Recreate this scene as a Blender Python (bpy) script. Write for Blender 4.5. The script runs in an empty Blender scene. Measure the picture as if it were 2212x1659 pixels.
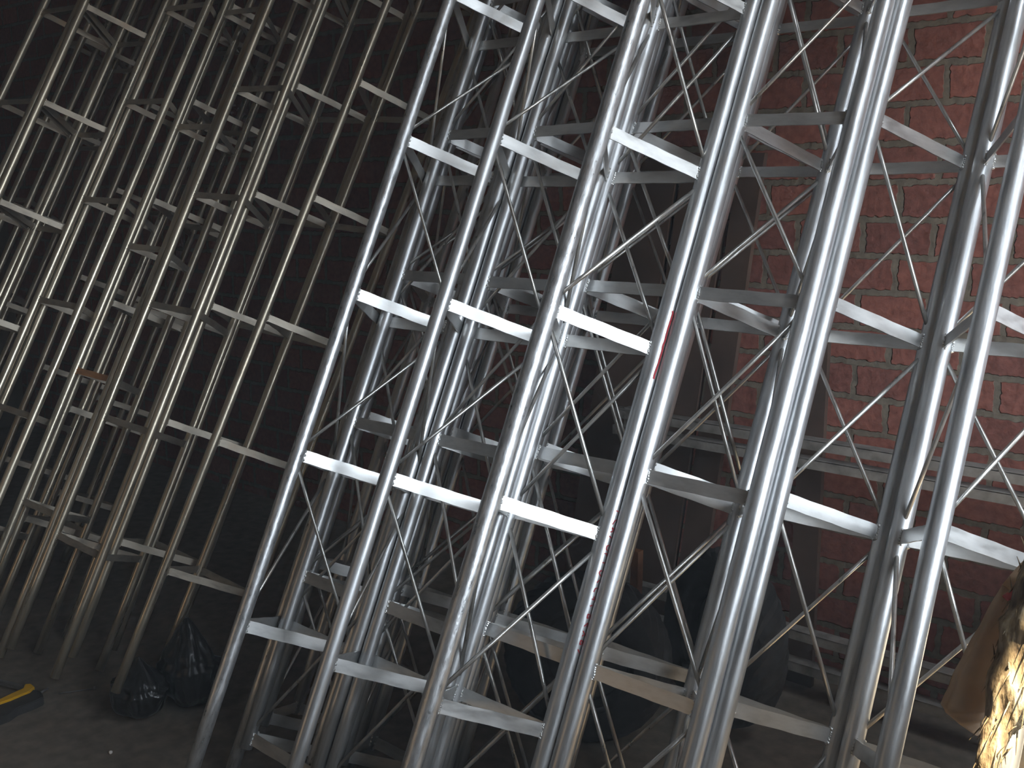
import bpy, bmesh, math, random
from mathutils import Vector, Matrix, Quaternion
random.seed(7)
C = bpy.context.scene.collection
S = bpy.context.scene
PI = math.pi

# ------------------------------------------------------------------ camera, world, lights, exposure
MW = Matrix(((0.76705, 0.11912, -0.63043), (0.64158, -0.14242, 0.75372), (0.0, -0.98261, -0.18567)))
EYE = 1.485
FPX = 2191.6
cam_d = bpy.data.cameras.new('camera')
cam = bpy.data.objects.new('camera', cam_d)
C.objects.link(cam)
cam_d.sensor_fit = 'HORIZONTAL'
cam_d.sensor_width = 36.0
cam_d.lens = 36.0 * FPX / 2212.0
cam_d.clip_start = 0.05
cam_d.clip_end = 200
rot = Matrix((MW.col[0], -MW.col[1], -MW.col[2])).transposed()
cam.matrix_world = Matrix.Translation((0, 0, EYE)) @ rot.to_4x4()
S.camera = cam

w = bpy.data.worlds.new('daylight')
S.world = w
w.use_nodes = True
wn = w.node_tree.nodes
wl = w.node_tree.links
bg = wn['Background']
bg.inputs['Color'].default_value = (0.80, 0.90, 1.0, 1)
bg.inputs['Strength'].default_value = 9.0

sun_d = bpy.data.lights.new('sun', 'SUN')
sun_d.energy = 20.0
sun_d.color = (1.0, 0.86, 0.62)
sun_d.angle = 0.009
sun = bpy.data.objects.new('sun', sun_d)
C.objects.link(sun)
sun_dir = Vector((0.30, -0.10, 0.95)).normalized()
sun.rotation_euler = sun_dir.to_track_quat('Z', 'Y').to_euler()
sun.location = sun_dir * 12

def portal(loc, rot_e, sx, sy):
    d = bpy.data.lights.new('portal', 'AREA')
    d.shape = 'RECTANGLE'
    d.size = sx
    d.size_y = sy
    d.cycles.is_portal = True
    o = bpy.data.objects.new('portal', d)
    o.location = loc
    o.rotation_euler = rot_e
    C.objects.link(o)

DOOR_X, DOOR_Y0, DOOR_Y1, DOOR_Z0, DOOR_Z = 2.1, 0.1, 2.0, 0.95, 2.55
SKY_X0, SKY_X1, SKY_Y0, SKY_Y1, CEIL = 0.555, 1.25, 1.0, 2.1, 3.6
portal((DOOR_X + 0.02, (DOOR_Y0 + DOOR_Y1) / 2, (DOOR_Z0 + DOOR_Z) / 2), (0, PI / 2, 0), DOOR_Z - DOOR_Z0, DOOR_Y1 - DOOR_Y0)
portal(((SKY_X0 + SKY_X1) / 2, (SKY_Y0 + SKY_Y1) / 2, CEIL + 0.02), (0, 0, 0), SKY_X1 - SKY_X0, SKY_Y1 - SKY_Y0)

# added warm fill lamp behind the camera, brightens the left side
fill_d = bpy.data.lights.new('warm_fill_light', 'AREA')
fill_d.shape = 'RECTANGLE'; fill_d.size = 1.3; fill_d.size_y = 1.0
fill_d.energy = 36.0
fill_d.color = (1.0, 0.86, 0.66)
fo = bpy.data.objects.new('warm_fill_light', fill_d)
fo.location = (-3.3, -2.36, 1.5)
fo.rotation_euler = (-PI / 2, 0, 0)
C.objects.link(fo)

vs = S.view_settings
vs.view_transform = 'Standard'
vs.look = 'None'
vs.gamma = 1.0
vs.use_curve_mapping = False
vs.exposure = 0.85
S.cycles.max_bounces = 5
S.cycles.glossy_bounces = 4
S.cycles.diffuse_bounces = 3
S.cycles.sample_clamp_indirect = 6.0
S.cycles.caustics_reflective = False
S.cycles.caustics_refractive = False
S.cycles.use_denoising = True
S.cycles.adaptive_threshold = 0.05

# ------------------------------------------------------------------ helpers
def link(name, me, parent=None, mat=None):
    o = bpy.data.objects.new(name, me)
    C.objects.link(o)
    if parent is not None:
        o.parent = parent
    if mat is not None and not me.materials:
        me.materials.append(mat)
    return o

def tag(o, label, cat, group=None, kind=None):
    if label: o['label'] = label
    if cat: o['category'] = cat
    if group: o['group'] = group
    if kind: o['kind'] = kind
    return o

def thing(name, label, cat, loc=(0, 0, 0), group=None, quat=None):
    o = bpy.data.objects.new(name, None)
    o.empty_display_size = 0.1
    C.objects.link(o)
    o.location = loc
    if quat is not None:
        o.rotation_mode = 'QUATERNION'
        o.rotation_quaternion = quat
    return tag(o, label, cat, group)

def mesh(name, bm, smooth=False):
    me = bpy.data.meshes.new(name)
    if smooth:
        for f in bm.faces: f.smooth = True
    bm.to_mesh(me)
    bm.free()
    return me

def box(bm, x0, y0, z0, x1, y1, z1):
    vs_ = [bm.verts.new(p) for p in ((x0, y0, z0), (x1, y0, z0), (x1, y1, z0), (x0, y1, z0), (x0, y0, z1), (x1, y0, z1), (x1, y1, z1), (x0, y1, z1))]
    for f in ((0, 3, 2, 1), (4, 5, 6, 7), (0, 1, 5, 4), (1, 2, 6, 5), (2, 3, 7, 6), (3, 0, 4, 7)):
        bm.faces.new([vs_[i] for i in f])

def tube(bm, pts, radii, seg=12, cap=True, flat=1.0):
    """round bar swept along points"""
    rings = []
    n = len(pts)
    pts = [Vector(p) for p in pts]
    ref = Vector((0.13, 0.31, 0.94))
    for i in range(n):
        t = (pts[min(i + 1, n - 1)] - pts[max(i - 1, 0)]).normalized()
        if abs(t.dot(ref)) > 0.95: ref = Vector((0.9, 0.2, 0.1))
        u = t.cross(ref).normalized()
        v = t.cross(u).normalized()
        r = radii[i] if isinstance(radii, (list, tuple)) else radii
        rings.append([bm.verts.new(pts[i] + (u * math.cos(2 * PI * k / seg) + v * math.sin(2 * PI * k / seg) * flat) * r) for k in range(seg)])
    for a, b in zip(rings, rings[1:]):
        for k in range(seg):
            f = bm.faces.new((a[k], a[(k + 1) % seg], b[(k + 1) % seg], b[k]))
            f.smooth = True
    if cap:
        bm.faces.new(rings[0][::-1])
        bm.faces.new(rings[-1])

def unproj(x, y, t):
    """point at camera depth t seen at pixel x, y"""
    P = Vector(((x - 1106) / FPX * t, (y - 829.5) / FPX * t, t))
    return MW @ P + Vector((0, 0, EYE))

# ------------------------------------------------------------------ materials
def new_mat(name):
    m = bpy.data.materials.new(name)
    m.use_nodes = True
    return m, m.node_tree.nodes, m.node_tree.links, m.node_tree.nodes['Principled BSDF']

def ramp(n, stops):
    r = n.new('ShaderNodeValToRGB')
    el = r.color_ramp.elements
    while len(el) > 1: el.remove(el[-1])
    el[0].position, el[0].color = stops[0][0], (*stops[0][1], 1)
    for p, c in stops[1:]:
        e = el.new(p)
        e.color = (*c, 1)
    return r

def galv(name, tint=(0.60, 0.61, 0.62), rough=(0.30, 0.50), stretch=(30, 30, 3.0), bump=0.25, rust=0.0, dirt=0.0, con=1.0):
    m, n, l, b = new_mat(name)
    tc = n.new('ShaderNodeTexCoord')
    oi = n.new('ShaderNodeObjectInfo')
    add = n.new('ShaderNodeVectorMath'); add.operation = 'ADD'
    l.new(tc.outputs['Object'], add.inputs[0]); l.new(oi.outputs['Random'], add.inputs[1])
    mp = n.new('ShaderNodeMapping'); mp.inputs['Scale'].default_value = stretch
    l.new(add.outputs[0], mp.inputs[0])
    ns = n.new('ShaderNodeTexNoise'); ns.inputs['Scale'].default_value = 1.6; ns.inputs['Detail'].default_value = 6; ns.inputs['Roughness'].default_value = 0.65
    l.new(mp.outputs[0], ns.inputs['Vector'])
    n2 = n.new('ShaderNodeTexNoise'); n2.inputs['Scale'].default_value = 160; n2.inputs['Detail'].default_value = 3
    l.new(add.outputs[0], n2.inputs['Vector'])
    n3 = n.new('ShaderNodeTexNoise'); n3.inputs['Scale'].default_value = 9; n3.inputs['Detail'].default_value = 4
    l.new(add.outputs[0], n3.inputs['Vector'])
    cr = ramp(n, [(0.25, tuple(c * (1 - 0.38 * con) for c in tint)), (0.5, tint), (0.8, tuple(min(1, c * (1 + 0.28 * con)) for c in tint))])
    l.new(ns.outputs['Fac'], cr.inputs[0])
    col = cr.outputs[0]
    if rust > 0:
        rr = ramp(n, [(0.56, (0, 0, 0)), (0.70, (rust,) * 3)])
        l.new(n3.outputs['Fac'], rr.inputs[0])
        mx = n.new('ShaderNodeMix'); mx.data_type = 'RGBA'
        l.new(rr.outputs[0], mx.inputs[0]); l.new(col, mx.inputs[6]); mx.inputs[7].default_value = (0.30, 0.17, 0.08, 1)
        col = mx.outputs[2]
    l.new(col, b.inputs['Base Color'])
    mr = n.new('ShaderNodeMapRange'); mr.inputs[3].default_value = rough[0]; mr.inputs[4].default_value = rough[1]
    mr.inputs[1].default_value = 0.3; mr.inputs[2].default_value = 0.72
    l.new(ns.outputs['Fac'], mr.inputs[0]); l.new(mr.outputs[0], b.inputs['Roughness'])
    b.inputs['Metallic'].default_value = 0.82 - dirt
    sm = n.new('ShaderNodeMath'); sm.operation = 'MULTIPLY_ADD'; sm.inputs[1].default_value = 0.35
    l.new(n2.outputs['Fac'], sm.inputs[0]); l.new(ns.outputs['Fac'], sm.inputs[2])
    bp = n.new('ShaderNodeBump'); bp.inputs['Strength'].default_value = bump; bp.inputs['Distance'].default_value = 0.0012
    l.new(sm.outputs[0], bp.inputs['Height']); l.new(bp.outputs[0], b.inputs['Normal'])
    return m

M_PIPE = galv('galvanized_pipe', bump=0.5, con=1.15)
M_PIPE_ROUGH = galv('galvanized_pipe_rough', rough=(0.24, 0.5), stretch=(60, 60, 18), bump=0.7, rust=0.15)
M_BAR = galv('galvanized_flat_bar', tint=(0.66, 0.66, 0.65), rough=(0.30, 0.46), stretch=(10, 20, 30), bump=0.12, rust=0.08, con=0.6)
M_ROD = galv('galvanized_rod', tint=(0.58, 0.57, 0.54), rough=(0.25, 0.45), rust=0.3)
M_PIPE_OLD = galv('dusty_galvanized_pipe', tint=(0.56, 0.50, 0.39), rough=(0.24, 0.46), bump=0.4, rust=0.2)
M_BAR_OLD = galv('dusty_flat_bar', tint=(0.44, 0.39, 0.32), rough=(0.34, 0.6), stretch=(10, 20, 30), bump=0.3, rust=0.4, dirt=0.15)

M_BAR_RUST = galv('rusty_flat_bar', tint=(0.50, 0.26, 0.12), rough=(0.5, 0.7), stretch=(10, 20, 30), bump=0.3, rust=0.8, dirt=0.5)

def plain(name, col, rough=0.8, metal=0.0, nscale=20, var=0.3, bump=0.0, bdist=0.01, spec=0.3, detail=6):
    m, n, l, b = new_mat(name)
    tc = n.new('ShaderNodeTexCoord')
    ns = n.new('ShaderNodeTexNoise'); ns.inputs['Scale'].default_value = nscale; ns.inputs['Detail'].default_value = detail
    l.new(tc.outputs['Object'], ns.inputs['Vector'])
    cr = ramp(n, [(0.3, tuple(c * (1 - var) for c in col)), (0.7, tuple(min(1, c * (1 + var)) for c in col))])
    l.new(ns.outputs['Fac'], cr.inputs[0]); l.new(cr.outputs[0], b.inputs['Base Color'])
    b.inputs['Roughness'].default_value = rough
    b.inputs['Metallic'].default_value = metal
    b.inputs['Specular IOR Level'].default_value = spec
    if bump:
        bp = n.new('ShaderNodeBump'); bp.inputs['Strength'].default_value = bump; bp.inputs['Distance'].default_value = bdist
        l.new(ns.outputs['Fac'], bp.inputs['Height']); l.new(bp.outputs[0], b.inputs['Normal'])
    return m

def brick_mat():
    m, n, l, b = new_mat('red_brick')
    tc = n.new('ShaderNodeTexCoord')
    mp = n.new('ShaderNodeMapping'); mp.inputs['Rotation'].default_value = (PI / 2, 0, 0)
    # object coords: x along the wall, z up -> texture u, v
    sep = n.new('ShaderNodeSeparateXYZ'); l.new(tc.outputs['Object'], sep.inputs[0])
    cmb = n.new('ShaderNodeCombineXYZ')
    nz = n.new('ShaderNodeTexNoise'); nz.inputs['Scale'].default_value = 7; nz.inputs['Detail'].default_value = 5
    l.new(tc.outputs['Object'], nz.inputs['Vector'])
    nf = n.new('ShaderNodeTexNoise'); nf.inputs['Scale'].default_value = 45; nf.inputs['Detail'].default_value = 5
    l.new(tc.outputs['Object'], nf.inputs['Vector'])
    def off(sock, amt, src, base):
        a = n.new('ShaderNodeMath'); a.operation = 'SUBTRACT'; a.inputs[1].default_value = 0.5; l.new(src, a.inputs[0])
        c = n.new('ShaderNodeMath'); c.operation = 'MULTIPLY_ADD'; c.inputs[1].default_value = amt; l.new(a.outputs[0], c.inputs[0]); l.new(sock, c.inputs[2])
        d = n.new('ShaderNodeMath'); d.operation = 'ADD'; d.inputs[1].default_value = base; l.new(c.outputs[0], d.inputs[0])
        return d.outputs[0]
    x1 = off(sep.outputs['X'], 0.02, nz.outputs['Fac'], 0)
    z1 = off(sep.outputs['Z'], 0.012, nz.outputs['Fac'], 0)
    x2 = off(x1, 0.020, nf.outputs['Fac'], 20.025)
    z2 = off(z1, 0.018, nf.outputs['Fac'], 10.4557 + BRICK_DZ)
    l.new(x2, cmb.inputs[0]); l.new(z2, cmb.inputs[1])
    br = n.new('ShaderNodeTexBrick')
    br.inputs['Scale'].default_value = 1.0
    br.inputs['Brick Width'].default_value = 0.20
    br.inputs['Row Height'].default_value = 0.105
    br.inputs['Mortar Size'].default_value = 0.0105
    br.inputs['Mortar Smooth'].default_value = 0.25
    br.inputs['Bias'].default_value = 0.0
    br.inputs['Color1'].default_value = (0.31, 0.115, 0.085, 1)
    br.inputs['Color2'].default_value = (0.21, 0.082, 0.066, 1)
    br.inputs['Mortar'].default_value = (0.20, 0.165, 0.125, 1)
    l.new(cmb.outputs[0], br.inputs['Vector'])
    mx = n.new('ShaderNodeMix'); mx.data_type = 'RGBA'; mx.blend_type = 'MULTIPLY'; mx.inputs[0].default_value = 0.55
    cr = ramp(n, [(0.3, (0.45, 0.42, 0.4)), (0.7, (1.2, 1.2, 1.2))])
    l.new(nf.outputs['Fac'], cr.inputs[0])
    l.new(br.outputs['Color'], mx.inputs[6]); l.new(cr.outputs[0], mx.inputs[7])
    l.new(mx.outputs[2], b.inputs['Base Color'])
    b.inputs['Roughness'].default_value = 0.9
    b.inputs['Specular IOR Level'].default_value = 0.15
    inv = n.new('ShaderNodeMath'); inv.operation = 'MULTIPLY_ADD'; inv.inputs[1].default_value = -1.0
    sc = n.new('ShaderNodeMath'); sc.operation = 'MULTIPLY'; sc.inputs[1].default_value = 0.5
    l.new(nf.outputs['Fac'], sc.inputs[0]); l.new(br.outputs['Fac'], inv.inputs[0]); l.new(sc.outputs[0], inv.inputs[2])
    bp = n.new('ShaderNodeBump'); bp.inputs['Strength'].default_value = 0.8; bp.inputs['Distance'].default_value = 0.012
    l.new(inv.outputs[0], bp.inputs['Height']); l.new(bp.outputs[0], b.inputs['Normal'])
    return m

BRICK_DZ = 0.0
M_BRICK = brick_mat()
M_PLASTER = plain('bare_plaster', (0.16, 0.13, 0.10), 0.95, nscale=5, var=0.3, bump=0.3)
M_FLOOR = plain('dirt_concrete', (0.19, 0.155, 0.12), 0.92, nscale=22, var=0.22, bump=0.35, bdist=0.004, detail=12)
M_GROUND = plain('yard_dirt', (0.30, 0.24, 0.17), 0.95, nscale=3)
M_BOARD = plain('dark_board', (0.085, 0.052, 0.038), 0.7, nscale=6, var=0.35)
M_WOOD = plain('orange_wood', (0.30, 0.13, 0.06), 0.8, nscale=14, var=0.3)
M_RAIL = plain('painted_angle_iron', (0.24, 0.22, 0.20), 0.75, nscale=25, var=0.35, bump=0.2)
M_RUBBER = plain('tyre_rubber', (0.022, 0.021, 0.021), 0.8, nscale=40, var=0.3, bump=0.2)
M_BAG = plain('black_plastic', (0.010, 0.010, 0.011), 0.28, nscale=9, var=0.2, bump=0.5, bdist=0.02, spec=0.55)
M_YELLOW = plain('yellow_plastic', (0.75, 0.42, 0.01), 0.45, nscale=30, var=0.08)
M_GRIP = plain('dark_grip', (0.045, 0.042, 0.04), 0.6, nscale=30, var=0.2)
M_DARKSTEEL = plain('dull_steel', (0.22, 0.21, 0.20), 0.5, metal=0.7, nscale=30, var=0.2)
M_PEBBLE = plain('white_stone', (0.9, 0.88, 0.84), 0.8, nscale=30, var=0.05)
M_SACK_WHITE = plain('white_sack_cloth', (0.86, 0.84, 0.80), 0.85, nscale=30, var=0.06, bump=0.3)
M_RED = plain('red_cloth', (0.55, 0.08, 0.06), 0.8, nscale=30, var=0.15)
M_INK = plain('red_paint', (0.42, 0.03, 0.04), 0.6, nscale=60, var=0.2)

def fibre_mat():
    m, n, l, b = new_mat('frayed_fibre')
    tc = n.new('ShaderNodeTexCoord')
    mp = n.new('ShaderNodeMapping'); mp.inputs['Scale'].default_value = (60, 60, 14)
    l.new(tc.outputs['Object'], mp.inputs[0])
    ns = n.new('ShaderNodeTexNoise'); ns.inputs['Scale'].default_value = 1.2; ns.inputs['Detail'].default_value = 8
    l.new(mp.outputs[0], ns.inputs['Vector'])
    cr = ramp(n, [(0.3, (0.10, 0.065, 0.035)), (0.5, (0.36, 0.26, 0.14)), (0.7, (0.72, 0.60, 0.40))])
    l.new(ns.outputs['Fac'], cr.inputs[0]); l.new(cr.outputs[0], b.inputs['Base Color'])
    b.inputs['Roughness'].default_value = 0.95
    bp = n.new('ShaderNodeBump'); bp.inputs['Strength'].default_value = 1.0; bp.inputs['Distance'].default_value = 0.008
    l.new(ns.outputs['Fac'], bp.inputs['Height']); l.new(bp.outputs[0], b.inputs['Normal'])
    return m
M_FIBRE = fibre_mat()

def net_mat():
    m, n, l, b = new_mat('brown_gauze')
    tc = n.new('ShaderNodeTexCoord')
    ns = n.new('ShaderNodeTexNoise'); ns.inputs['Scale'].default_value = 14; ns.inputs['Detail'].default_value = 5
    l.new(tc.outputs['Object'], ns.inputs['Vector'])
    cr = ramp(n, [(0.3, (0.50, 0.40, 0.28)), (0.7, (0.72, 0.58, 0.42))])
    l.new(ns.outputs['Fac'], cr.inputs[0]); l.new(cr.outputs[0], b.inputs['Base Color'])
    b.inputs['Roughness'].default_value = 0.9
    tr = n.new('ShaderNodeBsdfTranslucent'); l.new(cr.outputs[0], tr.inputs[0])
    mix = n.new('ShaderNodeMixShader'); mix.inputs[0].default_value = 0.45
    l.new(b.outputs[0], mix.inputs[1]); l.new(tr.outputs[0], mix.inputs[2])
    l.new(mix.outputs[0], n['Material Output'].inputs[0])
    return m
M_NET = net_mat()

# ------------------------------------------------------------------ the room
WALL_Y, LEFT_X, FRONT_Y = 2.93, -6.6, -2.4
def struct(name, bm, mat):
    o = link(name, mesh(name, bm), None, mat)
    o['kind'] = 'structure'
    return o
bm = bmesh.new(); box(bm, LEFT_X - 0.2, FRONT_Y - 0.2, -0.12, DOOR_X + 0.2, WALL_Y + 0.2, 0); struct('floor', bm, M_FLOOR)
bm = bmesh.new(); box(bm, LEFT_X, WALL_Y, 0, DOOR_X + 0.2, WALL_Y + 0.2, CEIL); struct('wall_back', bm, M_BRICK)
bm = bmesh.new(); box(bm, LEFT_X - 0.2, FRONT_Y - 0.2, 0, LEFT_X, WALL_Y + 0.2, CEIL); struct('wall_left', bm, M_PLASTER)
bm = bmesh.new(); box(bm, LEFT_X, FRONT_Y - 0.2, 0, DOOR_X + 0.2, FRONT_Y, CEIL); struct('wall_front', bm, M_PLASTER)
bm = bmesh.new()
box(bm, DOOR_X, FRONT_Y, 0, DOOR_X + 0.2, DOOR_Y0, CEIL)
box(bm, DOOR_X, DOOR_Y1, 0, DOOR_X + 0.2, WALL_Y, CEIL)
box(bm, DOOR_X, DOOR_Y0, DOOR_Z, DOOR_X + 0.2, DOOR_Y1, CEIL)
box(bm, DOOR_X, DOOR_Y0, 0, DOOR_X + 0.2, DOOR_Y1, DOOR_Z0)
struct('wall_right', bm, M_PLASTER)
bm = bmesh.new(); box(bm, 0.16, 0.5, 0, 0.28, WALL_Y, 0.93); struct('wall_light_block', bm, M_PLASTER)  # unseen low wall added to block light from the lower right area
bm = bmesh.new()  # the roof opening is made up so a sun beam reaches the post
box(bm, LEFT_X - 0.2, FRONT_Y - 0.2, CEIL, SKY_X0, WALL_Y + 0.2, CEIL + 0.1)
box(bm, SKY_X1, FRONT_Y - 0.2, CEIL, DOOR_X + 0.2, WALL_Y + 0.2, CEIL + 0.1)
box(bm, SKY_X0, FRONT_Y - 0.2, CEIL, SKY_X1, SKY_Y0, CEIL + 0.1)
box(bm, SKY_X0, SKY_Y1, CEIL, SKY_X1, WALL_Y + 0.2, CEIL + 0.1)
struct('ceiling', bm, M_PLASTER)
bm = bmesh.new(); box(bm, DOOR_X + 0.2, -14, -0.14, 30, 16, -0.02); o = struct('ground', bm, M_GROUND)

# ------------------------------------------------------------------ lattice mast sections
# name: (row-zero node of the first leg, orientation, side, bay, pipe radius, inverted)
MASTS = {
  '1': ((-1.9147,1.6708,1.2418), (0.84657,-0.19339,0.11425,0.48257), 0.2700, 0.41895, 0.01701, 0),
  '2': ((-1.6134,1.6797,1.2377), (0.84774,-0.19432,0.11304,0.48042), 0.2700, 0.41895, 0.01701, 0),
  '3': ((-1.3086,1.6855,1.2445), (0.84823,-0.19399,0.11277,0.47974), 0.2700, 0.41895, 0.02025, 0),
  '5': ((-0.8373,2.0106,1.2663), (0.85338,-0.19723,0.11039,0.46974), 0.2700, 0.41895, 0.02079, 0),
  '6': ((-0.5231,1.9829,1.2753), (0.84403,-0.19451,0.11218,0.48702), 0.2700, 0.41895, 0.02079, 0),
  'I1': ((-2.0121,1.9280,1.2635), (0.85239,-0.19559,0.11086,0.47210), 0.2700, 0.41895, 0.01701, 1),
  'I2': ((-1.7100,1.9329,1.2620), (0.85641,-0.19617,0.10924,0.46492), 0.2700, 0.41895, 0.01701, 1),
  'I3': ((-1.4470,1.9900,1.2640), (0.85063,-0.19632,0.11183,0.47473), 0.2700, 0.41895, 0.01944, 1),
  'I4': ((-1.1315,1.9654,1.2682), (-0.83655,0.19278,-0.11757,-0.49919), 0.2700, 0.41895, 0.02079, 1),
  'U1': ((-2.0764,2.0250,1.2555), (-0.84333,0.19703,-0.11374,-0.48686), 0.2700, 0.41895, 0.01674, 0),
  'U2': ((-1.7744,2.0377,1.2563), (-0.84306,0.19833,-0.11403,-0.48673), 0.2700, 0.41895, 0.01674, 0),
  'U3': ((-1.4710,2.0452,1.2598), (0.84370,-0.19963,0.11403,0.48510), 0.2700, 0.41895, 0.01782, 0),
  'U4': ((-1.1718,2.0588,1.2602), (-0.84886,0.19077,-0.11572,-0.47922), 0.2700, 0.41895, 0.01836, 0),
  'L1': ((-2.4408,1.9809,1.4732), (0.83234,-0.18560,0.14252,0.50244), 0.2700, 0.38792, 0.01350, 0),
  'L2': ((-2.7643,2.0042,1.4845), (0.83155,-0.18380,0.13634,0.50611), 0.2700, 0.38792, 0.01350, 0),
  'L3': ((-2.9813,1.9275,1.4778), (-0.83530,0.19251,-0.13321,-0.49746), 0.2700, 0.38792, 0.01350, 1),
  'M1': ((-3.5135,1.8221,1.4627), (-0.82710,0.20410,-0.13221,-0.50672), 0.2700, 0.38792, 0.01350, 1),
  'M2': ((-3.2496,1.8340,1.3060), (0.83049,-0.19910,0.13121,0.50342), 0.2207, 0.45530, 0.01350, 1),
  'M3': ((-3.6373,1.5824,1.4593), (0.82336,-0.20276,0.13343,0.51300), 0.2700, 0.38792, 0.01350, 0),
  'M4': ((-3.9375,1.5629,1.4695), (0.82847,-0.20986,0.13300,0.50191), 0.2700, 0.38792, 0.01350, 1),
  'M6': ((-3.97,2.20,1.50), (0.83135,-0.19116,0.13342,0.50449), 0.2700, 0.38792, 0.01350, 0),
  'M7': ((-3.70,2.27,1.40), (0.83135,-0.19116,0.13342,0.50449), 0.2700, 0.38792, 0.01350, 0),
  'M8': ((-4.30,1.92,1.44), (0.82847,-0.20286,0.13300,0.50191), 0.2700, 0.38792, 0.01350, 0),
  'M9': ((-4.62,2.02,1.46), (0.82847,-0.20286,0.13300,0.50191), 0.2700, 0.38792, 0.01350, 1),
  'M5': ((-3.2924,1.9606,1.4611), (0.83135,-0.19116,0.13342,0.50449), 0.2700, 0.38792, 0.01350, 0),
}
G_BRIGHT = 'braced galvanized mast sections leaning in the bright front rows'
G_DARK = 'unbraced galvanized mast sections leaning on the dark left side'
LABELS = {
  '1': 'bright braced galvanized mast section, leftmost of the glaring front row, bordering the dark stack',
  '2': 'bright braced galvanized mast section, second from the left in the glaring front row',
  '3': 'braced galvanized mast section with red stencil marks on its right pipe, in the front row',
  '5': 'thick braced mast section in front of bare red brick, its pale front bars sloping right',
  '6': 'nearest thick braced mast section at the right picture edge, behind the hanging brown sack',
  'I1': 'braced mast section with dull grey front bars, seen between the first two glaring front sections',
  'I2': 'braced mast section with dull grey front bars, seen between second and third glaring front sections',
  'I3': 'braced mast section with dull grey front bars, showing through the one with red stencil marks',
  'I4': 'thick braced mast section with dark front bars, right beside the pipe with red stencil marks',
  'U1': 'rearmost braced mast section behind the leftmost glaring front section, mostly hidden',
  'U2': 'rearmost braced mast section behind the second glaring front section, mostly hidden',
  'U3': 'rearmost braced mast section behind the section with red stencil marks, mostly hidden',
  'U4': 'rearmost braced mast section behind the thick one with dark front bars',
  'L1': 'unbraced mast section with one foot over the black bin bag, rightmost of the dark stack',
  'L2': 'unbraced mast section with whitish crusted front bars, second from the right in the dark stack',
  'L3': 'unbraced mast section with brown front bars tapering to the left of the whitish crusted one',
  'M1': 'unbraced mast section with brown front bars in the back row at far left',
  'M2': 'narrow unbraced mast section standing forward, with one rusty orange crossbar low down',
  'M3': 'unbraced mast section with long pale front bars at upper left of the dark stack',
  'M4': 'unbraced mast section cut by the left picture edge, beside the one with long pale bars',
  'M6': 'far-row unbraced mast section, behind the one with brown front bars at far left',
  'M7': 'unbraced mast section in the far row, its feet behind the narrow forward section',
  'M8': 'far unbraced mast section deep in shade near the top left corner, only thin pipes showing',
  'M9': 'farthest unbraced mast section deep in shade at the left picture edge',
  'M5': 'unbraced mast section mostly hidden behind the narrow one',
}
PARITY = {'1': 1, '2': 1, '3': 0, '5': 1, '6': 1, 'I1': 1, 'I2': 1, 'I3': 1, 'I4': 1, 'U1': 0, 'U2': 0, 'U3': 0, 'U4': 0}
_shared = {}

def crossbar_mesh(s, r, h, mat):
    key = ('bar', round(s, 4), round(r, 5), h, mat.name)
    if key in _shared: return _shared[key]
    bm = bmesh.new()
    x0, x1 = r * 0.55, s - r * 0.55
    t = 0.0016 if h > 0.024 else 0.0014
    n = 8
    rnd = random.Random(int(s * 1e4) + int(r * 1e5))
    cols = []
    for i in range(n + 1):
        x = x0 + (x1 - x0) * i / n
        e = 0.0006 * math.sin(i * 2.1)
        cols.append([bm.verts.new((x, -t, -h / 2 + e)), bm.verts.new((x, t, -h / 2 + e)), bm.verts.new((x, t, h / 2 + e)), bm.verts.new((x, -t, h / 2 + e))])
    for a, b in zip(cols, cols[1:]):
        for k in range(4):
            bm.faces.new((a[k], b[k], b[(k + 1) % 4], a[(k + 1) % 4]))
    bm.faces.new(cols[0]); bm.faces.new(cols[-1][::-1])
    # weld beads where the bar meets the pipes
    for xe, sg in ((r * 0.97, 1), (s - r * 0.97, -1)):
        for k in range(7):
            z = -h / 2 + h * k / 6
            for yy in (-t, t):
                rr = rnd.uniform(0.0020, 0.0044) * (1.0 if h > 0.024 else 0.7)
                mat_ = Matrix.Translation((xe + sg * rnd.uniform(-0.001, 0.002), yy * 1.3, z + rnd.uniform(-0.002, 0.002)))
                bmesh.ops.create_icosphere(bm, subdivisions=1, radius=rr, matrix=mat_)
    me = mesh('crossbar', bm)
    me.materials.append(mat)
    _shared[key] = me
    return me

def rod_mesh(s, d, off, rad, up, mat):
    key = ('rod', round(s, 4), round(d, 4), up, rad)
    if key in _shared: return _shared[key]
    bm = bmesh.new()
    a = Vector((0.004, 0, off if up else d - off)); b = Vector((s - 0.004, 0, d - off if up else off))
    tube(bm, [a, a.lerp(b, .33), a.lerp(b, .66), b], rad, 10)
    me = mesh('brace_rod', bm)
    me.materials.append(mat)
    _shared[key] = me
    return me

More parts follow.
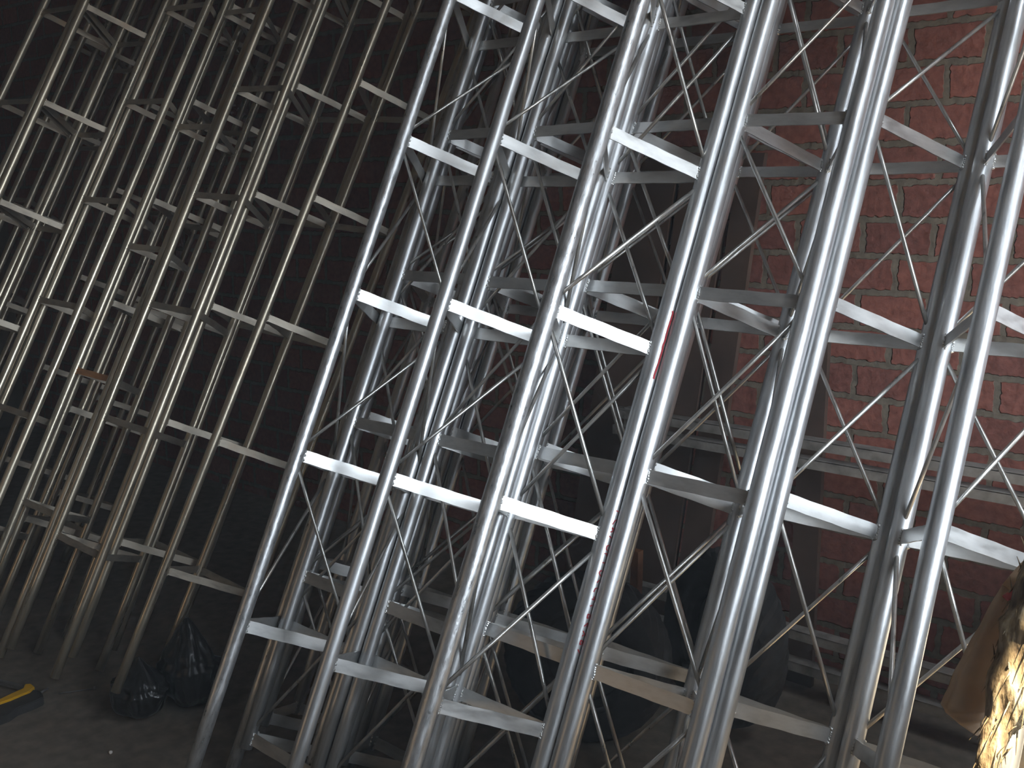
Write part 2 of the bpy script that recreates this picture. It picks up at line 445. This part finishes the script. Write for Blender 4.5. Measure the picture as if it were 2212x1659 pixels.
def leg_mesh(L, r, mat, seed):
    bm = bmesh.new()
    rnd = random.Random(seed)
    n = 14
    pts, rad = [], []
    for i in range(n + 1):
        pts.append((rnd.uniform(-1, 1) * 0.0005 if 0 < i < n else 0, rnd.uniform(-1, 1) * 0.0005 if 0 < i < n else 0, L * i / n)); rad.append(r)
    rings = []
    seg = 20
    # outer wall, rim and inner wall so the pipe is open at both ends
    def ring(p, q): return [bm.verts.new((p[0] + q * math.cos(2 * PI * k / seg), p[1] + q * math.sin(2 * PI * k / seg), p[2])) for k in range(seg)]
    seq = [ring(p, r) for p in pts]
    inner = [ring(pts[-1], r - 0.0025), ring((pts[-1][0], pts[-1][1], L * 0.5), r - 0.0025), ring(pts[0], r - 0.0025)]
    allr = seq + inner + [seq[0]]
    for a, b in zip(allr, allr[1:]):
        for k in range(seg):
            f = bm.faces.new((a[k], a[(k + 1) % seg], b[(k + 1) % seg], b[k])); f.smooth = True
    me = mesh('leg', bm)
    me.materials.append(mat)
    return me

S3 = 3 ** 0.5 / 2
def build_mast(key, spec, label, group):
    o0, q, s, d, r, inv = spec
    Q = Quaternion(q).normalized()
    R = Q.to_matrix()
    braced = key in PARITY
    legs = [(0, 0), (0.5, -S3), (1, 0)] if inv else [(0, 0), (1, 0), (0.5, S3)]
    legs = [(a * s, b * s) for a, b in legs]
    o0 = Vector(o0)
    # foot: lowest rim point of the lowest leg touches the floor
    axis = R @ Vector((0, 0, 1))
    drop = r * math.sqrt(max(0, 1 - axis.z ** 2))
    hf = max((-((o0 + R @ Vector((a, b, 0))).z) + drop) / axis.z for a, b in legs) + 0.001
    # top: stops short of the brick wall, never longer than a 3.6 m section
    ht = min((WALL_Y - 0.02 - (o0 + R @ Vector((a, b, 0))).y) / axis.y for a, b in legs) - r
    zmax = min((CEIL - 0.05 - (o0 + R @ Vector((a, b, 0))).z) / axis.z for a, b in legs)
    ht = min(ht, hf + 3.55, zmax)
    cx = sum(a for a, b in legs) / 3; cy = sum(b for a, b in legs) / 3
    base = o0 + R @ Vector((cx, cy, hf))
    t = thing('lattice_mast_section', label, 'mast section', base, group, Q)
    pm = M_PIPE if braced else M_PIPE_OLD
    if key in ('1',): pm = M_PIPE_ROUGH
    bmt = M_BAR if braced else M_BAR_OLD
    for i, (a, b) in enumerate(legs):
        mat = M_PIPE_ROUGH if (key == '2' and i == 1) or (key == '3' and i == 0) else pm
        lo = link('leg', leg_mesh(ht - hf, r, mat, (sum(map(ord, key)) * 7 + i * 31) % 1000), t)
        lo.location = (a - cx, b - cy, 0)
    h = 0.029 if braced else 0.0205
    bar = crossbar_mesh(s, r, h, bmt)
    rows = [k for k in range(-4, 8) if hf + (0.003 if braced else 0.06) < k * d < ht - 0.05]
    pairs = [(0, 1), (1, 2), (2, 0)]
    for k in rows:
        for i, j in pairs:
            A, B = legs[i], legs[j]
            ang = math.atan2(B[1] - A[1], B[0] - A[0])
            if key == 'M2' and k == -1 and (i, j) == (0, 1):
                cb = link('crossbar', crossbar_mesh(s, r, h, M_BAR_RUST), t)
                cb['label'] = 'rusty orange crossbar'
            else:
                cb = link('crossbar', bar, t)
            cb.location = (A[0] - cx, A[1] - cy, max(k * d - hf, 0.018))
            cb.rotation_euler = (0, 0, ang)
    if braced:
        rr = 0.0042 if r < 0.018 else 0.0046
        for k in rows[:-1]:
            for i, j in pairs:
                A, B = legs[i], legs[j]
                ang = math.atan2(B[1] - A[1], B[0] - A[0])
                # the rod meets the first leg at rows of one parity and the second at the other
                up = (k % 2) == PARITY[key]
                me = rod_mesh(s, d, h / 2 + 0.007, rr, up, M_ROD)
                ro = link('brace_rod', me, t)
                ro.location = (A[0] - cx, A[1] - cy, k * d - hf)
                ro.rotation_euler = (0, 0, ang)
    return t, hf, legs, (cx, cy)

MAST_OBJ = {}
for key, spec in MASTS.items():
    MAST_OBJ[key] = build_mast(key, spec, LABELS[key], G_BRIGHT if key in PARITY else G_DARK)

# red stencilled lettering, half worn away, on the right pipe of the third front section
t3, hf3, legs3, c3 = MAST_OBJ['3']
o0, q3, s_, d_, r3, _ = MASTS['3']
R3 = Quaternion(q3).normalized().to_matrix()
legloc = Vector((legs3[1][0], legs3[1][1], 0))
mid = Vector(o0) + R3 @ (legloc + Vector((0, 0, -0.4)))
vdir = R3.transposed() @ (Vector((0, 0, EYE)) - mid)
right = R3.transposed() @ (MW @ Vector((1, 0, 0)))
phi0 = math.atan2(vdir.y, vdir.x)
phir = math.atan2(right.y, right.x)
sgn = 1 if math.sin(phir - phi0) > 0 else -1
bm = bmesh.new()
def on_pipe(u, z):
    """u = arc offset towards the right side of the picture in metres"""
    a = phi0 + sgn * (0.42 + u / r3)
    q = r3 + 0.0011
    return Vector((legloc.x + q * math.cos(a), legloc.y + q * math.sin(a), z))
def stroke(pts, w_=0.0011):
    for (u0, z0), (u1, z1) in zip(pts, pts[1:]):
        du, dz = u1 - u0, z1 - z0
        L = math.hypot(du, dz) or 1
        nu, nz = -dz / L * w_, du / L * w_
        vsx = [bm.verts.new(on_pipe(a, b)) for a, b in ((u0 - nu, z0 - nz), (u1 - nu, z1 - nz), (u1 + nu, z1 + nz), (u0 + nu, z0 + nz))]
        bm.faces.new(vsx)
rnd = random.Random(3)
stroke([(0.002, 0.092), (0.0045, 0.086), (0.003, 0.05), (0.0035, 0.02), (0.002, 0.012), (0.0035, 0.0), (0.003, -0.03), (0.001, -0.058), (0.002, -0.066)], 0.0020)
def paint_part(bm, name, label):
    me = mesh(name, bm)
    me.materials.append(M_INK)
    mk = link(name, me, t3)
    mk.location = (-c3[0], -c3[1], -hf3)
    mk['label'] = label
paint_part(bm, 'paint_streak', 'long red paint streak')
bm = bmesh.new()
z = -0.362
glyphs = [[(0, 0), (.006, -.001)], [(0, -.012), (.003, -.003), (.006, 0)], [(0, -.010), (.006, -.006), (.001, 0), (.006, -.002)], [(0, 0), (.006, -.003)],
          [(.006, -.012), (.001, -.010), (.001, -.003), (.006, 0)], [(0, -.001), (.006, 0), (.006, -.005)], [(.001, -.002), (.007, -.001)],
          [(.006, -.012), (0, -.006), (.002, 0), (.006, -.001)], [(.001, -.008), (.006, -.001)], [(0, -.010), (.001, -.002), (.006, 0)],
          [(0, -.006), (.006, -.007), (.004, 0)], [(0, -.003), (.006, 0)], [(.001, -.010), (.006, -.008), (.006, -.002), (.001, -.001), (.001, -.010)], [(0, -.009), (.006, 0), (.006, -.009)],
          [(0, 0), (.006, -.006), (.001, -.011)], [(.001, -.010), (.006, -.008), (.006, -.002), (.001, -.001), (.001, -.010)], [(0, -.002), (.006, -.008)]]
for gph in glyphs:
    stroke([(u, z + zz) for u, zz in gph])
    z -= 0.0185
paint_part(bm, 'stencil_lettering', 'half-worn red painted lettering')

# ------------------------------------------------------------------ things by the brick wall
def ray(x, y):
    return MW @ Vector(((x - 1106) / FPX, (y - 829.5) / FPX, 1))
def at_y(x, y, Y):
    d = ray(x, y)
    return d * (Y / d.y) + Vector((0, 0, EYE))
def at_z(x, y, z):
    d = ray(x, y)
    return d * ((z - EYE) / d.z) + Vector((0, 0, EYE))

def board(top, bot, label, mat=None, th=0.022, Yt=2.89, Yb=2.78, group='brown boards against the brick wall'):
    (xl, yt), xr = top
    (bl, yb), br_ = bot
    p = [at_y(xl, yt, Yt), at_y(xr, yt, Yt), at_y(br_, yb, Yb), at_y(bl, yb, Yb)]
    p[2].z = p[3].z = 0.002
    bm = bmesh.new()
    back = Vector((0, th, 0))
    f = [bm.verts.new(v) for v in p]; b = [bm.verts.new(v + back) for v in p]
    bm.faces.new(f[::-1]); bm.faces.new(b)
    for i in range(4):
        j = (i + 1) % 4
        bm.faces.new((f[i], f[j], b[j], b[i]))
    me = mesh('wooden_board', bm)
    o = link('wooden_board', me, None, mat or M_BOARD)
    return tag(o, label, 'board', group)
board(((1478, 330), 1585), ((1325, 1385), 1432), 'wide dark brown board leaning on the brick wall, in the middle of three')
board(((1597, 330), 1652), ((1442, 1385), 1497), 'narrow dark brown board leaning right of the wide one against the bricks')
board(((1362, 330), 1468), ((1209, 1385), 1315), 'dark brown board leaning left of the wide one, mostly behind pipes')
board(((1737, 700), 1791), ((1702, 1385), 1757), 'dark upright plank on the bare brick, behind the thick section with pale front bars')

rack = thing('low_rack', 'low rack of dusty horizontal rails in front of the brick wall', 'rack', (-0.8, 2.70, 0))
for z in (0.780, 0.724, 0.200, 0.100):
    bm = bmesh.new()
    box(bm, -1.02, -0.012, z - 0.014, 1.0, 0.0, z + 0.014)
    box(bm, -1.02, -0.012, z + 0.012, 1.0, 0.030, z + 0.0155)
    link('rail', mesh('rail', bm), rack, M_RAIL)
for x in (-0.985, 0.98):
    bm = bmesh.new(); box(bm, x, 0.001, 0, x + 0.035, 0.034, 0.80)
    link('post', mesh('post', bm), rack, M_RAIL)
p = at_y(1373, 1240, 2.62)
bm = bmesh.new(); box(bm, p.x - 0.014, 2.61, 0.0, p.x + 0.014, 2.64, 0.36)
tag(link('wooden_stake', mesh('wooden_stake', bm), None, M_WOOD), 'short orange-brown wooden stake standing upright in front of the boards', 'stake')

def tyre(loc, R_, r_, rz, lean, label):
    bm = bmesh.new()
    n, m = 64, 20
    for i in range(n):
        pass
    rings = []
    for i in range(n):
        a = 2 * PI * i / n
        ring = []
        for k in range(m):
            b = 2 * PI * k / m
            cr, sr = math.cos(b), math.sin(b)
            pr = R_ - r_ + r_ * (abs(cr) ** 0.6) * (1 if cr > 0 else -1)
            if cr > 0.5 and (i + (k % 2)) % 2 == 0: pr -= 0.006
            ring.append(bm.verts.new((pr * math.cos(a), r_ * 0.95 * (abs(sr) ** 0.7) * (1 if sr > 0 else -1), pr * math.sin(a))))
        rings.append(ring)
    for i in range(n):
        A, B = rings[i], rings[(i + 1) % n]
        for k in range(m):
            bm.faces.new((A[k], A[(k + 1) % m], B[(k + 1) % m], B[k]))
    bmesh.ops.recalc_face_normals(bm, faces=bm.faces)
    o = thing('tyre', label, 'tyre', loc)
    c = link('rubber_casing', mesh('rubber_casing', bm), o, M_RUBBER)
    bm = bmesh.new()
    bmesh.ops.create_cone(bm, cap_ends=True, segments=40, radius1=R_ - 2 * r_ + 0.012, radius2=R_ - 2 * r_ + 0.012, depth=0.012, matrix=Matrix.Rotation(PI / 2, 4, 'X'))
    for k in range(5):
        a = 2 * PI * k / 5
        bmesh.ops.create_cone(bm, cap_ends=True, segments=10, radius1=0.009, radius2=0.009, depth=0.02, matrix=Matrix.Translation((0.045 * math.cos(a), -0.008, 0.045 * math.sin(a))) @ Matrix.Rotation(PI / 2, 4, 'X'))
    link('wheel_disc', mesh('wheel_disc', bm), o, M_GRIP)
    for ch in o.children:
        ch.location = (0, 0, R_)
    o.rotation_euler = (lean, 0, rz)
    return o
tyre((-1.50, 2.10, 0.004), 0.235, 0.06, 0.35, -0.10, 'dark wheel with round rim standing low behind the pipe with red stencil marks')
tyre((-1.28, 2.42, 0.004), 0.25, 0.065, -0.5, -0.10, 'black treaded tyre standing behind the dark plank in the shade')

# ------------------------------------------------------------------ bags on the floor
def noise3(p, s):
    from mathutils import noise
    return noise.noise(Vector(p) * s)
def bag(loc, rx, ry, h, label, seed, neck=0.3, lean=(0, 0)):
    from mathutils import noise
    bm = bmesh.new()
    bmesh.ops.create_icosphere(bm, subdivisions=5, radius=1.0)
    for v in bm.verts:
        x, y, z = v.co
        zz = (z + 1) / 2
        prof = (1 - 0.35 * zz) if zz < 0.62 else max(0.16, (1 - 0.35 * 0.62) * (1 - (zz - 0.62) / 0.38 * (1 - neck * 0.5)))
        rr = math.hypot(x, y) ** 0.7 if math.hypot(x, y) > 1e-6 else 0
        a = math.atan2(y, x)
        k = rr * prof if zz > 0.5 else rr
        q = Vector((math.cos(a) * k, math.sin(a) * k, zz))
        nn = noise.noise(Vector((q.x * 2.2 + seed, q.y * 2.2, q.z * 1.6))) * 0.22
        rid = (1 - abs(noise.noise(Vector((math.cos(a) * 3 + seed, math.sin(a) * 3, q.z * 2.5))))) ** 4 * 0.16
        q.x *= 1 + nn - rid * 0.6; q.y *= 1 + nn - rid * 0.6
        q.z = max(0, q.z * (1 + 0.08 * nn))
        v.co = (q.x * rx + lean[0] * q.z, q.y * ry + lean[1] * q.z, q.z * h)
    me = mesh('bin_bag', bm, True)
    o = link('bin_bag', me, None, M_BAG)
    o.location = loc
    return tag(o, label, 'bag', 'black plastic bags on the floor')
b1 = at_z(300, 1540, 0.001)
b2 = at_z(414, 1518, 0.001)
bag(b1, 0.104, 0.078, 0.18, 'small crumpled black plastic bag on the floor, under the lowest pipe foot', 1.3, lean=(0.02, 0))
bag(b2, 0.105, 0.085, 0.27, 'taller knotted black plastic bag behind the small one, partly behind a bright pipe', 5.1, neck=0.6)

# ------------------------------------------------------------------ tool, bolt and pebble on the floor
def slab(pix, z0, z1, parent, name, mat, origin):
    bm = bmesh.new()
    top = [bm.verts.new(at_z(x, y, z1) - origin) for x, y in pix]
    bot = []
    for v in top:
        q = v.co.copy(); q.z = z0
        bot.append(bm.verts.new(q))
    bm.faces.new(top); bm.faces.new(bot[::-1])
    for i in range(len(pix)):
        j = (i + 1) % len(pix)
        bm.faces.new((top[i], bot[i], bot[j], top[j]))
    bmesh.ops.recalc_face_normals(bm, faces=bm.faces)
    bmesh.ops.bevel(bm, geom=[e for e in bm.edges if e.calc_face_angle(0) > 0.6], offset=0.0025, segments=2, affect='EDGES')
    return link(name, mesh(name, bm), parent, mat)
org = at_z(20, 1515, 0)
saw = thing('hacksaw', 'yellow and black handled hacksaw lying on the floor at the left edge', 'hand tool', org)
slab([(-70, 1578), (-70, 1546), (0, 1521), (25, 1510), (46, 1501), (65, 1495), (70, 1489), (83, 1490), (92, 1498), (94, 1505), (73, 1515), (38, 1528), (21, 1540), (0, 1548)], 0.001, 0.028, saw, 'grip', M_GRIP, org)
slab([(-70, 1546), (-70, 1530), (0, 1509), (25, 1497), (50, 1486), (54, 1477), (67, 1476), (75, 1483), (64, 1493), (46, 1500), (23, 1510), (0, 1518)], 0.004, 0.034, saw, 'yellow_handle', M_YELLOW, org)
slab([(-90, 1461), (-90, 1447), (0, 1466), (52, 1478), (50, 1486), (38, 1483), (0, 1474)], 0.008, 0.020, saw, 'frame', M_DARKSTEEL, org)
bm = bmesh.new()
a = at_z(88, 1496, 0.018) - org; b = at_z(104, 1487, 0.016) - org
tube(bm, [a, a.lerp(b, .5), b], 0.0035, 10)
link('blade_pin', mesh('blade_pin', bm), saw, M_DARKSTEEL)
bm = bmesh.new()
a = at_z(128, 1498, 0.003); b = at_z(205, 1487, 0.003)
dd = (b - a).normalized()
tube(bm, [a, a + dd * 0.02, b - dd * 0.003], 0.0022, 8)
tube(bm, [b - dd * 0.004, b - dd * 0.0015, b + dd * 0.001, b + dd * 0.003], [0.0055, 0.0062, 0.0062, 0.0045], 6)
tag(link('bolt', mesh('bolt', bm), None, M_DARKSTEEL), 'long thin bolt lying on the dirt floor between the hacksaw and the pipe feet', 'bolt')
bm = bmesh.new()
bmesh.ops.create_icosphere(bm, subdivisions=2, radius=0.0048)
for v in bm.verts: v.co *= 1 + 0.2 * noise3(v.co, 300)
o = tag(link('pebble', mesh('pebble', bm, True), None, M_PEBBLE), 'tiny white pebble alone on the floor at lower left', 'pebble')
o.location = at_z(239, 1625, 0.004)

# ------------------------------------------------------------------ post, hanging sack and stand-in white sack at the lower right
from mathutils import noise
T0 = 1.46
axis_px = [(2128, 1700, 22), (2134, 1640, 24), (2148, 1590, 28), (2174, 1535, 40), (2212, 1450, 62), (2238, 1370, 70), (2262, 1290, 66), (2285, 1210, 60), (2300, 1150, 40)]
pts = [unproj(x, y, T0) for x, y, r_ in axis_px]
rad = [r_ / FPX * T0 for x, y, r_ in axis_px]
foot = Vector((pts[0].x - 0.01, pts[0].y, 0.0))
pts = [foot, foot.lerp(pts[0], .35), foot.lerp(pts[0], .7)] + pts
rad = [0.030, 0.024, 0.018] + rad
# refine
fine, fr = [], []
for i in range(len(pts) - 1):
    for k in range(8):
        f_ = k / 8
        fine.append(pts[i].lerp(pts[i + 1], f_)); fr.append(rad[i] * (1 - f_) + rad[i + 1] * f_)
fine.append(pts[-1]); fr.append(rad[-1])
post = thing('weathered_post', 'frayed fibrous wooden post leaning at the lower right corner, one edge sunlit', 'post', foot)
bm = bmesh.new()
tube(bm, [p_ - foot for p_ in fine], fr, 40)
for v in bm.verts:
    c = min(range(len(fine)), key=lambda i: (fine[i] - foot - v.co).length_squared)
    dv = v.co - (fine[c] - foot)
    if dv.length > 1e-5:
        n1 = noise.noise(v.co * 14) * 0.30 + noise.noise(Vector((v.co.x * 70, v.co.y * 70, v.co.z * 22))) * 0.20
        v.co += dv * n1
link('timber', mesh('timber', bm), post, M_FIBRE)
rnd = random.Random(11)
bm = bmesh.new()
for k in range(150):
    i = rnd.randrange(20, len(fine) - 6)
    ax = (fine[i + 1] - fine[i]).normalized()
    u = ax.cross(Vector((0, 1, 0.2))).normalized(); v_ = ax.cross(u)
    a = rnd.uniform(0, 2 * PI)
    rd = (u * math.cos(a) + v_ * math.sin(a))
    p0 = fine[i] - foot + rd * fr[i] * 0.95
    L = rnd.uniform(0.012, 0.035)
    dr = (ax * rnd.choice((-1, 1)) * 0.9 + rd * rnd.uniform(0.15, 0.5)).normalized()
    tube(bm, [p0, p0 + dr * L * 0.5, p0 + dr * L + Vector((0, 0, -0.004))], [0.0014, 0.0011, 0.0003], 4, cap=False)
fb = link('loose_fibre', mesh('loose_fibre', bm), post, M_FIBRE)
fb['kind'] = 'stuff'

sx = [(1262, 2166, 2196), (1290, 2148, 2192), (1338, 2123, 2182), (1394, 2095, 2174), (1435, 2075, 2166), (1466, 2059, 2160), (1500, 2044, 2152), (1525, 2035, 2146), (1545, 2048, 2140), (1562, 2068, 2136), (1578, 2092, 2130), (1586, 2104, 2122)]
TS = 1.535
bm = bmesh.new()
rings = []
seg = 40
rowsf = []
for i in range(len(sx) - 1):
    for k in range(4):
        f_ = k / 4
        rowsf.append([sx[i][j] * (1 - f_) + sx[i + 1][j] * f_ for j in range(3)])
rowsf.append(list(sx[-1]))
for ri, (y, xl, xr) in enumerate(rowsf):
    cpt = unproj((xl + xr) / 2, y, TS)
    hw = (xr - xl) / 2 / FPX * TS
    ring = []
    for k in range(seg):
        a = 2 * PI * k / seg
        dv = MW @ Vector((math.cos(a) * hw, 0, math.sin(a) * min(hw * 0.5, 0.028)))
        fold = 1 + 0.10 * math.sin(a * 5 + ri * 0.05) * min(1, ri / 12)
        wr = noise.noise((cpt + dv) * 28) * 0.006
        if ri > 28: wr += math.sin(ri * 1.3 + math.cos(a) * 3) * 0.003
        ring.append(bm.verts.new(cpt + dv * Vector((1, fold, 1)).y + (MW @ Vector((0, 0, 1))) * wr))
    rings.append(ring)
for A, B in zip(rings, rings[1:]):
    for k in range(seg):
        f = bm.faces.new((A[k], A[(k + 1) % seg], B[(k + 1) % seg], B[k])); f.smooth = True
bm.faces.new(rings[-1]); bm.faces.new(rings[0][::-1])
# neck of the sack, drawn up to the right over the post
nk = [(2176, 1270, 17), (2194, 1248, 18), (2216, 1226, 20), (2244, 1200, 22), (2280, 1170, 22)]
tube(bm, [unproj(x, y, TS - 0.01) for x, y, r_ in nk], [r_ / FPX * TS for x, y, r_ in nk], 16, flat=0.5)
tag(link('hanging_sack', mesh('hanging_sack', bm), None, M_NET), 'thin brown gauze sack hanging beside the frayed post at lower right', 'sack')
bm = bmesh.new()
rp = [(2172, 1292, 12), (2192, 1281, 14), (2216, 1266, 16), (2250, 1240, 18), (2286, 1212, 18)]
tube(bm, [unproj(x, y, TS - 0.055) for x, y, r_ in rp], [r_ / FPX * TS for x, y, r_ in rp], 14, flat=0.5)
tag(link('red_rag', mesh('red_rag', bm), None, M_RED), 'strip of red cloth between the sack neck and the frayed post', 'cloth')

ws = at_z(2215, 1640, 0.25)  # white sack added as a stand-in for the blown-out bright corner
bm = bmesh.new()
bmesh.ops.create_icosphere(bm, subdivisions=4, radius=1.0)
for v in bm.verts:
    x, y, z = v.co
    rr = 1 + noise.noise(v.co * 2.1) * 0.12
    e = 0.75
    v.co = Vector((abs(x) ** e * (1 if x > 0 else -1) * 0.17 * rr, abs(y) ** e * (1 if y > 0 else -1) * 0.15 * rr, (abs(z) ** e * (1 if z > 0 else -1) + 1) * 0.5 * 0.46))
o = tag(link('stand_in_sack', mesh('stand_in_sack', bm, True), None, M_SACK_WHITE), 'made-up white sack standing in for the bright patch at the lower right corner', 'sack')
o.location = (ws.x + 0.12, ws.y + 0.08, 0.001)
#print('WS', o.location, 'post', pts[3], 'sack', unproj(2100, 1450, TS))

HAZE = 0.014  # density of the bluish scatter volume that imitates lens glare
if HAZE:
    m = bpy.data.materials.new('glare_haze'); m.use_nodes = True
    n, l = m.node_tree.nodes, m.node_tree.links
    n.remove(n['Principled BSDF'])
    vsn = n.new('ShaderNodeVolumeScatter'); vsn.inputs['Density'].default_value = HAZE; vsn.inputs['Anisotropy'].default_value = 0.0
    vsn.inputs['Color'].default_value = (0.85, 0.93, 1.0, 1)
    l.new(vsn.outputs[0], n['Material Output'].inputs['Volume'])
    bm = bmesh.new(); box(bm, LEFT_X - 0.05, FRONT_Y - 0.05, -0.05, DOOR_X + 0.1, WALL_Y + 0.05, CEIL + 0.05)
    tag(link('glare_haze', mesh('glare_haze', bm), None, m), 'faint bluish haze volume imitating lens glare across the room', 'haze', kind='stuff')
